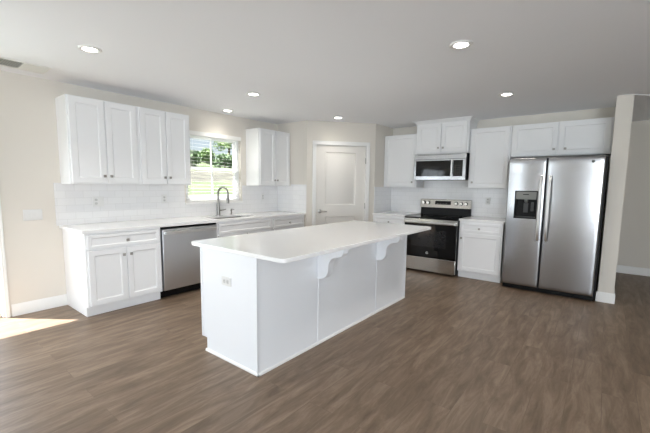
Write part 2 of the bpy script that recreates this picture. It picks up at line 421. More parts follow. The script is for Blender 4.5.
# ------------------------------------------------------------------ cabinets
def shaker(b, x0, x1, z0, z1, y, t=.02, rail=.058, rec=.009, bev=.010):
    """door or drawer front: back at y, face at y - t, recessed panel with a sloped inner edge"""
    f = y - t
    def ring(i, yy): return [(x0 + i, yy, z0 + i), (x1 - i, yy, z0 + i), (x1 - i, yy, z1 - i), (x0 + i, yy, z1 - i)]
    b.loops([ring(0, y), ring(0, f + .002), ring(.002, f), ring(rail, f), ring(rail + .003, f + .003), ring(rail + bev, f + rec)])
def knob(parent, x, z, y):
    b = MB()
    b.lathe([(.008, 0), (.007, .012)], 12, T((x, y, z)) @ Matrix.Rotation(R(90), 4, 'X'))
    b.box(x - .0145, x + .0145, y - .024, y - .012, z - .0145, z + .0145)
    k = b.build('knob', NICKEL, parent, .003); k['label'] = 'square brushed nickel knob'
    return k
def cab_door(root, x0, x1, z0, z1, y, kn=None, name='door', rail=.058):
    b = MB(); shaker(b, x0, x1, z0, z1, y, rail=rail)
    d = b.build(name, CAB, root)
    if kn: knob(d, kn[0], kn[1], y - .02)
    return d
def upper(label, loc, rz, w, z0, z1, d, doors, knobs, crown=None):
    """doors: list of (x0, x1); knobs: list of x"""
    r = thing('upper_cabinet', label, 'cabinet', (loc[0], loc[1], 0), rz, 'white wall cabinets')
    b = MB(); b.box(0.0005, w - .0005, -d, -.001, z0 + .004, z1)
    b.box(.0005, .018, -d, -.001, z0, z0 + .004); b.box(w - .018, w - .0005, -d, -.001, z0, z0 + .004); b.box(.018, w - .018, -d, -d + .02, z0, z0 + .004)
    b.build('cabinet_body', CAB, r, .0015)
    for (a, c), k in zip(doors, knobs):
        cab_door(r, a, c, z0 + .014, z1 - .012, -d, (k, z0 + .09))
    return r
def base(label, loc, rz, w, d, fronts, toe_d=.055, hollow=False):
    """fronts: list of (kind, x0, x1, z0, z1, knob or None)"""
    r = thing('base_cabinet', label, 'cabinet', (loc[0], loc[1], 0), rz, 'white base cabinets')
    b = MB()
    side = [(-d + toe_d, 0.0005), (-.001, 0.0005), (-.001, ZC - .0315), (-d, ZC - .0315), (-d, .105), (-d + toe_d, .105)]
    if hollow:
        b.prism(side, 'x', .0005, .018); b.prism(side, 'x', w - .018, w - .0005)
        b.box(.018, w - .018, -d + .02, -.001, .105, .125); b.box(.018, w - .018, -d + toe_d, -d + toe_d + .015, .0005, .105)
        b.box(.018, w - .018, -d, -d + .02, .105, .13); b.box(.018, w - .018, -d, -d + .02, .685, ZC - .0315)
        b.box(w / 2 - .02, w / 2 + .02, -d, -d + .02, .13, .685)
    else: b.prism([(-d + toe_d, 0.0005), (-.001, 0.0005), (-.001, ZC - .0315), (-d, ZC - .0315), (-d, .105), (-d + toe_d, .105)], 'x', .0005, w - .0005)
    b.build('cabinet_body', CAB, r, .0015)
    for nm, a, c, z0, z1, k in fronts:
        cab_door(r, a, c, z0, z1, -d, k, nm, .052 if nm == 'door' else .03)
    return r
D = .312; BD = .66
UT, UB = 2.289, 1.372
A = R(90)
def two(w, m=.02, g=.006): return [(m, w / 2 - g), (w / 2 + g, w - m)]
y1, y2, y3 = -4.891, -4.178, -3.500
wl = y2 - y1
upper('white two-door wall cabinet at the far left end of the window wall', (0, y1), A, wl, UB, UT, D, two(wl), [wl / 2 - .034, wl / 2 + .034])
wl = y3 - y2
upper('white two-door wall cabinet directly left of the window', (0, y2), A, wl, UB, UT, D, two(wl, .024), [wl / 2 - .034, wl / 2 + .034])
wl = YR - .002 + 2.294
upper('white two-door wall cabinet right of the window in the corner', (0, -2.294), A, wl, UB, UT, D, two(wl), [wl / 2 - .03, wl / 2 + .03])
wl = 2.133 - XR - .002
upper('white single-door wall cabinet left of the microwave', (XR + .002, 0), 0, wl, UB, UT, D, [(.02, wl - .02)], [wl - .07])
wl = 3.582 - 3.003
upper('white single-door wall cabinet between microwave and refrigerator', (3.003, 0), 0, wl, UB, UT, D, [(.02, wl - .02)], [.065])
wl = 4.740 - 3.586
r = upper('wide low two-door wall cabinet above the refrigerator', (3.586, 0), 0, wl, 1.83, UT, D, [(.014, .570), (.586, wl - .02)], [.535, .665])
# taller cabinet above the microwave, with a crown moulding
wl = 2.999 - 2.137; Dm = .38
r = upper('taller two-door wall cabinet with crown moulding above the microwave', (2.137, 0), 0, wl, 1.926, 2.422, Dm, two(wl, .028), [wl / 2 - .038, wl / 2 + .038])
b = MB()
def cring(o, z, yb=-.001): return [(-o, yb, z), (-o, -Dm - o, z), (wl + o, -Dm - o, z), (wl + o, yb, z)]
b.loops([cring(.004, 2.409), cring(.008, 2.415), cring(.012, 2.421), cring(.03, 2.445), cring(.048, 2.455), cring(.052, 2.466)])
b.build('crown_moulding', CAB, r)

DR = (.712, .857); DO = (.122, .695)
wl = -4.125 + 4.907
base('white base cabinet with one drawer over two doors, left of the dishwasher', (0, -4.907), A, wl, BD,
     [('drawer', .022, wl - .02, *DR, (wl / 2 + .01, .775)), ('door', .022, wl / 2 - .005, *DO, (wl / 2 - .035, .62)), ('door', wl / 2 + .007, wl - .018, *DO, (wl / 2 + .04, .62))])
wl = -2.340 + 3.353
base('white sink base cabinet under the window with a blank false drawer front', (0, -3.353), A, wl, BD,
     [('false_front', .022, wl - .022, *DR, None), ('door', .022, wl / 2 - .005, *DO, (wl / 2 - .035, .62)), ('door', wl / 2 + .005, wl - .022, *DO, (wl / 2 + .035, .62))], hollow=True)
wl = YR - .002 + 2.338
base('white drawer base cabinet right of the sink, against the pantry side wall', (0, -2.338), A, wl, BD,
     [('drawer', .022, wl - .03, *DR, (wl / 2 - .005, .775)), ('door', .022, wl - .03, *DO, (.06, .62))])
wl = 2.134 - XR - .002
base('white base cabinet left of the range, partly behind the island', (XR + .002, 0), 0, wl, BD,
     [('drawer', .03, wl - .018, *DR, (wl / 2 + .01, .775)), ('door', .03, wl - .018, *DO, (wl - .06, .62))])
wl = 3.622 - 3.012
base('white base cabinet with one drawer over one door between range and refrigerator', (3.012, 0), 0, wl, BD,
     [('drawer', .022, wl - .022, *DR, (wl / 2 - .01, .775)), ('door', .022, wl - .022, *DO, (.045, .62))])

# ------------------------------------------------------------------ worktops, backsplash, sink
SX0, SX1, SY0, SY1 = .17, .545, -3.25, -2.55
b = MB(); c0, c1 = ZC - .03, ZC
b.box(.001, SX0, YL - .026, YR - .001, c0, c1); b.box(SX1, .685, YL - .026, YR - .001, c0, c1)
b.box(SX0, SX1, YL - .026, SY0, c0, c1); b.box(SX0, SX1, SY1, YR - .001, c0, c1)
o = b.build('worktop', QUARTZ, None, .0); tag(o, 'long white quartz worktop under the window, holding the sink', 'countertop')
b = MB(); b.box(XR + .001, 2.134, -.685, -.001, c0, c1); tag(b.build('worktop', QUARTZ, None, .002), 'short white worktop left of the range', 'countertop')
b = MB(); b.box(3.006, 3.638, -.685, -.001, c0, c1); tag(b.build('worktop', QUARTZ, None, .002), 'short white worktop between range and refrigerator', 'countertop')
bs = .008; z0, z1 = ZC + .0005, 1.3715; zw = 1.398
b = MB(); b.box(.0005, bs, YL - .05, WY0 - .0205, z0, z1 + .01); b.box(.0005, bs, WY0 - .0205, WY1 + .0205, z0, WZ0 - .031); b.box(.0005, bs, WY1 + .0205, YR - bs - .0005, z0, z1)
# keep clear of the cabinets' undersides
for v in b.bm.verts:
    if v.co.z > z1 and v.co.y > YL: v.co.z = z1
tag(b.build('tile_backsplash', TILE, None, smooth=False), 'white subway tile backsplash on the window wall above the long worktop', 'backsplash')
b = MB(); b.box(.0005, D + .03, YR - bs, YR - .0005, z0, z1); b.box(D + .03, XD - .004, YR - bs, YR - .0005, z0, zw)
tag(b.build('tile_backsplash', TILE, None, smooth=False), 'white tile backsplash on the pantry side wall left of the pantry door', 'backsplash')
b = MB(); b.box(XR + .0005, XR + bs, -.645, -bs - .0005, z0, z1 - .001); tag(b.build('tile_backsplash', TILE, None, smooth=False), 'white tile backsplash on the narrow wall right of the pantry door', 'backsplash')
b = MB(); b.box(XR + .0005, 3.66, -bs, -.0005, z0, z1 - .001); b.box(2.15, 3.0, -bs, -.0005, z1 - .001, 1.495)
tag(b.build('tile_backsplash', TILE, None, smooth=False), 'white subway tile backsplash behind the range under the microwave', 'backsplash')

sk_ = thing('kitchen_sink', 'undermount stainless steel sink sunk into the worktop below the window', 'sink', ((SX0 + SX1) / 2, (SY0 + SY1) / 2, .67))
hx_, hy_ = (SX1 - SX0) / 2 + .004, (SY1 - SY0) / 2 + .004
def rr(a, c, z, rad=.03, n=5):
    out = []
    for sx, sy, st in ((1, 1, 0), (-1, 1, 90), (-1, -1, 180), (1, -1, 270)):
        for k in range(n + 1):
            t = R(st + 90 * k / n); out.append((sx * (a - rad) + rad * math.cos(t), sy * (c - rad) + rad * math.sin(t), z))
    return out
b = MB(); b.loops([rr(hx_ + .02, hy_ + .02, .1935), rr(hx_, hy_, .1935), rr(hx_ - .004, hy_ - .004, .19), rr(hx_ - .02, hy_ - .02, .012, .04), rr(.05, .05, .006)], caps=(False, True))
b.build('basin', STEEL, sk_)
b = MB(); b.lathe([(.045, .0065), (.045, .009), (.03, .009), (.028, .0075), (.001, .0075)], 20); b.build('drain', NICKEL, sk_)

fx, fy = .10, -2.92
fa = thing('kitchen_faucet', 'brushed nickel gooseneck pull-down faucet behind the sink', 'faucet', (fx, fy, ZC + .0005))
b = MB(); b.lathe([(.032, 0), (.032, .006), (.029, .01), (.028, .03), (.021, .14), (.017, .19), (.0155, .2)], 20); b.build('faucet_body', FAUCETM, fa)
pts = [(0, 0, .19), (0, 0, .30)]
ra = .095; dx, dy = math.cos(R(12)), math.sin(R(12))
for k in range(1, 15):
    t = PI - PI * 1.03 * k / 14
    pts.append(((ra + ra * math.cos(t)) * dx, (ra + ra * math.cos(t)) * dy, .335 + ra * math.sin(t)))
b = MB(); b.tube(pts, .0155, 14); b.build('gooseneck_spout', FAUCETM, fa)
e = Vector(pts[-1])
b = MB(); b.tube([e, e + Vector((-.001, 0, -.05)), e + Vector((-.002, 0, -.06)), e + Vector((-.003, 0, -.135))], [.0165, .0175, .0215, .0195], 16); b.build('spray_head', FAUCETM, fa)
b = MB(); b.tube([(0, .015, .075), (0, .045, .076)], .013, 14); b.tube([(0, .045, .076), (.006, .08, .081), (.01, .13, .09)], [.008, .0065, .006], 10); b.build('lever_handle', FAUCETM, fa)
sp = thing('soap_dispenser', 'small nickel soap dispenser right of the faucet', 'soap dispenser', (.10, -2.68, ZC + .0005))
b = MB(); b.lathe([(.019, 0), (.019, .005), (.012, .012), (.011, .055), (.014, .06), (.014, .085), (.008, .092)], 16); b.build('pump_body', FAUCETM, sp)
b = MB(); b.tube([(0, 0, .08), (.03, 0, .088), (.07, 0, .078)], [.008, .006, .0055], 10); b.build('nozzle', FAUCETM, sp)

# ------------------------------------------------------------------ dishwasher
dw = thing('dishwasher', 'stainless steel dishwasher with bar handle left of the sink', 'dishwasher', (0, -4.123, 0), A)
wl = -3.357 + 4.123
b = MB(); b.box(.004, wl - .004, -.60, -.03, .06, ZC - .034); b.build('tub_casing', BLACK, dw)
b = MB(); b.box(.012, wl - .008, -.680, -.601, .108, .848); b.build('front_door', STEELV, dw, .006)['label'] = 'brushed stainless door front'
b = MB(); b.box(.012, wl - .008, -.668, -.601, .852, .876); b.build('control_strip', BLACK, dw, .002)
b = MB(); b.box(.006, wl - .006, -.58, -.55, .002, .10); b.build('toe_kick', BLACK, dw)
b = MB(); hz = .805
b.prism([(-.722, hz - .014), (-.710, hz - .018), (-.704, hz), (-.710, hz + .018), (-.722, hz + .014)], 'x', .035, wl - .035)
b.box(.04, .07, -.71, -.678, hz - .012, hz + .012); b.box(wl - .07, wl - .04, -.71, -.678, hz - .012, hz + .012)
b.build('bar_handle', CHROME, dw, .002)

# ------------------------------------------------------------------ range
x0, x1 = 2.141, 3.003; wl = x1 - x0
rg = thing('electric_range', 'freestanding stainless steel electric range with black glass oven door', 'stove', (x0, 0, 0))
b = MB(); b.box(0, wl, -.70, -.03, .03, .878)
for sx in (.05, wl - .05):
    for sy in (-.62, -.1): b.lathe([(.018, 0), (.018, .03)], 10, T((sx, sy, 0.0005)))
b.build('range_body', BLACK, rg, .002)
b = MB(); b.box(-.003, wl + .003, -.735, -.09, .879, .899); b.build('glass_cooktop', BLACKG, rg, .004)
for (cx_, cy_, rr_) in ((.21, -.56, .11), (.62, -.56, .09), (.21, -.27, .08), (.62, -.27, .11)):
    b = MB()
    for q in (rr_, rr_ * .6):
        b.loops([[(cx_ + k * math.cos(2 * PI * i / 40), cy_ + k * math.sin(2 * PI * i / 40), .8996) for i in range(40)] for k in (q - .0025, q)], caps=(False, False))
    b.build('burner_ring', GREYP, rg)
b = MB(); b.box(.0, wl, -.752, -.701, .795, .876); b.build('door_top_rail', STEELR, rg, .006)
od = None
b = MB(); b.box(.004, wl - .004, -.744, -.701, .262, .793); od = b.build('oven_door', BLACKG, rg, .004); od['label'] = 'black glass oven door'
b = MB(); b.box(.125, wl - .16, -.7455, -.7445, .43, .70); b.build('oven_window', OVENW, od)
b = MB(); hz = .822
b.tube([(.03, -.785, hz), (wl * .5, -.788, hz), (wl - .03, -.785, hz)], .0155, 14)
for sx in (.05, wl - .05): b.box(sx - .014, sx + .014, -.785, -.750, hz - .011, hz + .011)
b.build('oven_handle', CHROME, od, .002)
def emblem(parent, x, y, z, rad, base_m, mark_m):
    mt = T((x, y, z)) @ Matrix.Rotation(R(90), 4, 'X')
    b = MB(); b.lathe([(rad, 0), (rad, .0015), (rad * .9, .002), (.0005, .002)], 28, mt)
    e_ = b.build('round_emblem', base_m, parent)
    b = MB(); b.loops([[mt @ Vector((k * math.cos(2 * PI * i / 28), k * math.sin(2 * PI * i / 28), .0024)) for i in range(28)] for k in (rad * .78, rad * .92)], caps=(False, False))
    b.build('emblem_ring', mark_m, e_)
    text_mesh('GE', rad * .95, 'emblem_letters', mark_m, e_, mt @ T((0, 0, .0024)))
emblem(rg, .408, -.745, .333, .021, GREYP, MARK)
b = MB(); b.box(.004, wl - .004, -.742, -.701, .035, .254); b.build('storage_drawer', STEELR, rg, .005)['label'] = 'stainless storage drawer'
b = MB(); b.prism([(-.10, .8995), (-.03, .8995), (-.03, 1.025), (-.085, 1.025)], 'x', .004, wl - .004); b.build('lower_backguard', BLACK, rg, .003)
bgd = MB().prism([(-.117, 1.026), (-.03, 1.032), (-.03, 1.172), (-.075, 1.172), (-.09, 1.166)], 'x', -.002, wl + .002).build('control_panel', STEELR, rg, .003)
bgd['label'] = 'stainless control panel'
def onp(z): return -.115 + (z - 1.035) * (.025 / .131)
b = MB(); b.prism([(onp(1.082) - .002, 1.082), (onp(1.082) + .01, 1.082), (onp(1.145) + .01, 1.145), (onp(1.145) - .002, 1.145)], 'x', .262, .535)
disp = b.build('display', BLACKG, rg)
for k in range(4):
    b = MB(); b.box(.30 + k * .05, .318 + k * .05, onp(1.098) - .003, onp(1.098) - .001, 1.096, 1.10); b.build('button_mark', MARK, disp)
for kx in (.062, .143, .628, .708, .786):
    mt = T((kx, onp(1.108), 1.108)) @ Matrix.Rotation(R(90), 4, 'X')
    b = MB(); b.lathe([(.0245, .006), (.0245, .008), (.0235, .03), (.021, .034), (.0005, .034)], 24, mt)
    b.box(kx - .0035, kx + .0035, onp(1.108) - .038, onp(1.108) - .03, 1.088, 1.128)
    kb = b.build('control_knob', STEELR, rg, .0); kb['label'] = 'stainless control knob'
    b = MB(); b.lathe([(.032, 0), (.032, .005), (.0245, .0065)], 24, mt); b.build('knob_skirt', DARKG, kb)

# ------------------------------------------------------------------ microwave
x0, x1 = 2.1365, 2.985; wl = x1 - x0
mw = thing('microwave_oven', 'over-the-range stainless microwave hung below the crowned cabinet', 'microwave', (x0, -.018, 1.500))
h = 1.922 - 1.500
b = MB(); b.box(0, wl, -.385, .009, 0.004, h); b.box(.03, wl - .03, -.36, -.05, 0, .004); b.build('microwave_case', BLACK, mw, .002)
b = MB(); b.box(0, wl, -.402, -.386, h - .088, h - .0); b.build('vent_panel', STEEL, mw, .003)
b = MB()
for k in range(22): b.box(.06 + k * .033, .083 + k * .033, -.4035, -.4015, h - .02, h - .014)
b.build('vent_slots', BLACK, mw)
dd = MB()
fx1 = wl - .005
# steel door frame around window and panel
dd.box(0, .03, -.41, -.386, 0.0, h - .092); dd.box(.03, wl, -.41, -.386, 0.0, .058); dd.box(.03, wl, -.41, -.386, h - .112, h - .092); dd.box(wl - .045, wl, -.41, -.386, .058, h - .112); dd.box(.615, .66, -.41, -.386, .058, h - .112)
md = dd.build('microwave_door', STEEL, mw, .0015)
b = MB(); b.box(.03, .615, -.405, -.387, .058, h - .112); b.build('door_window', BLACKG, md)['label'] = 'black glass door window'
b = MB(); b.box(.66, wl - .045, -.405, -.387, .058, h - .112); cp = b.build('keypad', BLACKG, mw)
for i in range(3):
    for j in range(5):
        b = MB(); b.box(.685 + i * .034, .703 + i * .034, -.4056, -.4049, .085 + j * .034, .095 + j * .034); b.build('key', DARKG, cp)
b = MB(); b.box(.632, .652, -.445, -.430, .05, h - .105); b.box(.634, .650, -.431, -.408, .06, .085); b.box(.634, .650, -.431, -.408, h - .14, h - .115); b.build('door_handle', CHROME, md, .004)

# ------------------------------------------------------------------ refrigerator
x0, x1 = 3.672, 4.697; wl = x1 - x0; FZ = 1.781
fr = thing('refrigerator', 'stainless side-by-side refrigerator with ice dispenser beside the wall end', 'refrigerator', (x0, -.030, 0))
b = MB(); b.box(.008, wl + .024, -.735, -.06, .05, FZ - .012); b.box(.02, wl - .02, -.68, -.1, .012, .05)  # case widened past the door, stands in for the dark wall gap
for sx in (.06, wl - .06):
    for sy in (-.64, -.15): b.lathe([(.02, .0005), (.02, .014)], 10, T((sx, sy, 0)))
b.build('refrigerator_case', BLACK, fr, .003)['label'] = 'black side casing'
b = MB(); b.box(.01, wl + .01, -.755, -.736, .012, .062)
for k in range(6): b.box(.03, wl - .03, -.758, -.755, .017 + k * .0075, .020 + k * .0075)
b.build('base_grille', BLACK, fr)
b = MB(); b.box(.008, wl - .006, -.7245 - .02, -.7355, .07, FZ - .008); b.build('door_gasket', BULBD, fr)
def fdoor(name, a, c, hole=None):
    """bulged door skin on a grid, with rounded edges; hole = (x0,x1,z0,z1)"""
    z0, z1 = .068, FZ
    def f(x, z):
        u = (x - a) / (c - a); v = (z - z0) / (z1 - z0)
        e = 0.0
        for d_ in (min(x - a, c - x),):
            if d_ < .016: e += .016 - math.sqrt(max(0, .016 ** 2 - (.016 - d_) ** 2))
        for d_ in (z1 - z, z - z0):
            if d_ < .02: e += .02 - math.sqrt(max(0, .02 ** 2 - (.02 - d_) ** 2))
        return -.785 - .012 * (1 - (2 * u - 1) ** 2) - .005 * max(0, 1 - ((v - .96) / .05) ** 2) + e * .9
    def grid(p0, p1, extra, n):
        g = [p0 + (p1 - p0) * k / n for k in range(n + 1)] + extra
        for q in (.001, .003, .006, .010, .016): g += [p0 + q, p1 - q]
        return sorted(set(round(q, 5) for q in g))
    ex = [hole[0], hole[1]] if hole else []; ez = [hole[2], hole[3]] if hole else []
    gx = grid(a, c, ex, 14); gz = grid(z0, z1, ez, 40)
    b = MB(); V = [[b.bm.verts.new((x, f(x, z), z)) for z in gz] for x in gx]
    for i in range(len(gx) - 1):
        for j in range(len(gz) - 1):
            xm, zm = (gx[i] + gx[i + 1]) / 2, (gz[j] + gz[j + 1]) / 2
            if hole and hole[0] < xm < hole[1] and hole[2] < zm < hole[3]: continue
            b.bm.faces.new([V[i][j], V[i + 1][j], V[i + 1][j + 1], V[i][j + 1]])
    # sides back to the gasket
    ed = [v[0] for v in V] + V[-1][1:] + [v[-1] for v in reversed(V[:-1])] + list(reversed(V[0][1:-1]))
    bk = [b.bm.verts.new((v.co.x, -.746, v.co.z)) for v in ed]
    for k in range(len(ed)):
        k2 = (k + 1) % len(ed); b.bm.faces.new([ed[k], bk[k], bk[k2], ed[k2]])
    b.bm.faces.new(bk)
    o = b.build(name, STEEL, fr)
    return o
SP = .4415
HO = (.104, .360, .985, 1.345)
d1 = fdoor('freezer_door', 0.0, SP - .006, HO)
d2 = fdoor('fresh_food_door', SP + .006, wl)
d1['label'] = 'narrow left freezer door'; d2['label'] = 'wide right door'
# dispenser set into the freezer door
b = MB()
hx0, hx1, hz0, hz1 = HO; zm = 1.235
fy_ = -.797
def hr(i, y): return [(hx0 + i, y, hz0 + i), (hx1 - i, y, hz0 + i), (hx1 - i, y, hz1 - i), (hx0 + i, y, hz1 - i)]
b.loops([hr(-.004, fy_), hr(-.004, fy_ - .004), hr(.008, fy_ - .004), hr(.01, fy_ + .002), hr(.012, -.7465)], caps=(False, True))
ds = b.build('dispenser_recess', BLACK, d1); ds['label'] = 'black ice and water dispenser recess'
b = MB(); b.box(hx0 + .009, hx1 - .009, fy_ - .003, fy_ + .03, zm, hz1 - .009); cpn = b.build('dispenser_panel', GREYP, fr, .003)
b = MB(); b.box(.195, .265, fy_ - .0042, fy_ - .0028, 1.296, 1.306); b.build('panel_display', BLACK, cpn)
b = MB(); b.lathe([(.022, 0), (.022, .03), (.014, .045)], 16, T((.232, -.765, 1.237)) @ Matrix.Rotation(PI, 4, 'X')); b.build('water_spout', GREYP, cpn)
b = MB(); b.box(.205, .26, -.772, -.766, 1.06, 1.19, None); b.build('dispenser_paddle', DARKG, d1, .003)
b = MB(); b.box(.29, .325, -.776, -.768, 1.08, 1.20); b.build('dispenser_paddle', DARKG, d1, .003)
b = MB(); b.box(hx0 + .014, hx1 - .014, -.795, -.750, hz0 + .010, hz0 + .022)
b.build('drip_tray', DARKG, d1, .002)
for dd_, hx in ((d1, .396), (d2, .489)):
    b = MB(); n = 14; rings = []
    for k in range(n + 1):
        t = k / n; z = .70 + .845 * t; y = -.802 - .042 * (1 - abs(2 * t - 1) ** 6)
        wd = .0165
        rings.append([(hx - wd, y, z), (hx - wd * .7, y - .012, z), (hx + wd * .7, y - .012, z), (hx + wd, y, z), (hx + wd * .7, y + .006, z), (hx - wd * .7, y + .006, z)])
    b.loops(rings); b.build('door_handle', CHROME, dd_)['label'] = 'long flat steel door handle'
emblem(fr, .911, -.7985, 1.713, .017, GREYP, DARKG)
for hx in (.02, wl - .09):
    b = MB(); b.box(hx, hx + .07, -.734, -.66, FZ - .012, FZ + .006); b.build('hinge_cover', BLACK, fr, .003)

# ------------------------------------------------------------------ island
ix0, ix1, iy0, iy1 = 2.141, 2.842, -4.549, -2.148
il = thing('kitchen_island', 'white panelled kitchen island in the middle of the room, beneath its worktop', 'kitchen island', (0, 0, 0))
IT = ZC - .0305
b = MB(); b.prism([(ix0 + .065, .0005), (ix1 - .012, .0005), (ix1 - .012, IT), (ix0, IT), (ix0, .115), (ix0 + .065, .115)], 'y', iy0 + .012, iy1 - .012); b.build('island_body', ISL, il)
for ya, yb in ((iy0, iy0 + .0115), (iy1 - .0115, iy1)):
    b = MB(); b.prism([(ix0 + .065, .0005), (ix1 - .002, .0005), (ix1 - .002, IT), (ix0 - .002, IT), (ix0 - .002, .115), (ix0 + .065, .115)], 'y', ya, yb); b.build('end_panel', ISL, il, .0015)
ys = [iy0, -3.853, -2.855, iy1]
for a, c in zip(ys, ys[1:]):
    b = MB(); b.box(ix1 - .0115, ix1, a + .013, c - .013 if c == iy1 else c - .002, .0005, IT); b.build('back_panel', ISL, il, .001)
for yy, wd in ((iy0 + .006, .02), (-3.853, .016), (-2.855, .016), (iy1 - .012, .02)):
    b = MB(); b.box(ix1, ix1 + .006, yy - wd, yy + wd if yy != iy0 + .006 else yy + .016, .022, IT); b.build('batten', ISL, il, .0015)
b = MB(); b.box(ix0 - .001, ix0 + .02, iy0 - .005, iy0, .116, IT); b.build('corner_trim', ISL, il, .0015)
b = MB(); b.box(ix1 - .018, ix1 + .006, iy0 - .006, iy0, .022, IT); b.build('corner_trim', ISL, il, .0015)
b = MB(); sh = [(0, .0005), (.011, .0005), (.011, .012), (.006, .02), (0, .022)]
b.prism([(ix1 + p[0], p[1]) for p in sh], 'y', iy0 - .011, iy1 + .0)
b.prism([(iy0 - p[0], p[1]) for p in sh], 'x', ix0 + .055, ix1 + .011)
b.build('shoe_moulding', TRIM, il)
for yy in (-3.853, -2.855):
    # scrolled corbel: a flat upper arm, an S curve down to a slim foot on the panel
    ctl = [(0, IT - .001), (.268, IT - .001), (.268, .846), (.263, .840), (.256, .826), (.243, .815), (.220, .808), (.196, .803), (.173, .797), (.155, .787), (.135, .770), (.123, .748), (.118, .722), (.116, .695), (.112, .668), (.103, .645), (.088, .625), (.068, .611), (.045, .603), (.0, .598)]
    out = ctl
    b = MB(); b.prism([(ix1 + .0065 + p[0], p[1]) for p in out], 'y', yy - .036, yy + .036)
    b.build('corbel', ISL, il, .002)['label'] = 'scrolled white corbel under the overhang'
def slab_round(x0, x1, y0, y1, z0, z1, rad, n=8):
    out = []
    for cx_, cy_, st in ((x1 - rad, y1 - rad, 0), (x0 + rad, y1 - rad, 90), (x0 + rad, y0 + rad, 180), (x1 - rad, y0 + rad, 270)):
        for k in range(n + 1):
            t = R(st + 90 * k / n); out.append((cx_ + rad * math.cos(t), cy_ + rad * math.sin(t)))
    return MB().prism(out, 'z', z0, z1)
o = slab_round(2.022, 3.127, -4.577, -2.050, ZC - .03, ZC, .05).build('island_worktop', QUARTZ, None, .003)
tag(o, 'large white quartz worktop with rounded corners on the island', 'countertop')

# ------------------------------------------------------------------ outlets, switch
def plate(kind, label, cat, mtx, gangs, types, w1=.07, gw=.046, h=.115):
    r = thing(kind, label, cat); r.matrix_world = mtx
    W = w1 + (gangs - 1) * gw
    b = MB(); b.loops([[(x_, y_, z_) for x_, z_ in ((-W / 2 + i, -h / 2 + i), (W / 2 - i, -h / 2 + i), (W / 2 - i, h / 2 - i), (-W / 2 + i, h / 2 - i))] for i, y_ in ((0, -.0003), (0, -.004), (.003, -.007))])
    b.build('cover_plate', PLATE, r)
    for g in range(gangs):
        cx_ = (g - (gangs - 1) / 2) * gw
        if types[g] == 'o':
            for s in (-1, 1):
                b = MB(); b.loops([[(cx_ + .0165 * sx, y_, s * .0205 + .0145 * sz) for sx, sz in ((-1, -.6), (-.6, -1), (.6, -1), (1, -.6), (1, .6), (.6, 1), (-.6, 1), (-1, .6))] for y_ in (-.0065, -.0085)])
                f_ = b.build('receptacle', PLATEG, r)
                b = MB(); b.box(cx_ - .008, cx_ - .005, -.0088, -.0084, s * .0205 - .001, s * .0205 + .008); b.box(cx_ + .005, cx_ + .008, -.0088, -.0084, s * .0205 - .001, s * .0205 + .008)
                b.lathe([(.003, 0), (.003, .0003)], 10, T((cx_, -.0085, s * .0205 - .007)) @ Matrix.Rotation(R(90), 4, 'X')); b.build('slots', SLOT, f_)
        else:
            b = MB(); b.prism([(-.0065, -.033), (-.0065, .033), (-.0085, .033), (-.0115, -.033)], 'x', cx_ - .0165, cx_ + .0165)
            b.build('rocker', PLATE if types[g] == 's' else PLATEG, r, .001)
    return r
wm = lambda y, z, x=.0: T((x, y, z)) @ RZ(90)
plate('light_switch', 'white three-rocker switch plate on bare wall left of the cabinets', 'light switch', wm(-5.156, 1.043, .0005), 3, 'sss')
plate('wall_outlet', 'double outlet plate on the tile under the near left wall cabinet', 'outlet', wm(-4.533, 1.165, bs + .0005), 2, 'os')
plate('wall_outlet', 'single outlet on the tile between near cabinet and window', 'outlet', wm(-3.725, 1.18, bs + .0005), 1, 'o')
plate('wall_outlet', 'single outlet on the tile right of the window near the corner', 'outlet', wm(-1.94, 1.172, bs + .0005), 1, 'o')
plate('wall_outlet', 'single outlet on the tile right of the range', 'outlet', T((3.24, -bs - .0005, 1.17)), 1, 'o')
plate('island_outlet', 'white outlet set sideways in the near end of the island', 'outlet', T((2.487, iy0 - .0005, .645)) @ Matrix.Rotation(R(90), 4, 'Y'), 1, 'o')

# ------------------------------------------------------------------ window blind
bl = thing('window_blind', 'white horizontal slat blind hung in the window over the sink', 'blind', (0, WY0, 0), R(90))
L = WY1 - WY0
b = MB(); b.box(-.0, L + .0, -.012, .0, WZ1 - .048, WZ1 + .012); b.box(.006, L - .006, .0, .05, WZ1 - .042, WZ1 - .004); b.build('headrail', BLINDM, bl, .003)
b = MB(); n = 19
for k in range(n):
    z = WZ0 + .05 + (WZ1 - .06 - WZ0 - .05) * k / (n - 1)
    m_ = T((0, .028, z)) @ Matrix.Rotation(R(5), 4, 'X')
    b.box(.008, L - .008, -.022, .022, -.0014, .0014, m_)
b.build('slats', BLINDM, bl)
b = MB(); b.box(.008, L - .008, .008, .048, WZ0 + .012, WZ0 + .028); b.build('bottom_rail', BLINDM, bl, .002)
for xx in (.13, L - .13):
    for yy in (.005, .051):
        b = MB(); b.tube([(xx, yy, WZ0 + .028), (xx, yy, WZ1 - .04)], .0011, 6); b.build('ladder_cord', BLINDM, bl)
b = MB(); b.tube([(.075, -.004, WZ1 - .05), (.077, -.006, WZ1 - .50)], .004, 8); b.build('tilt_wand', DARKG, bl)

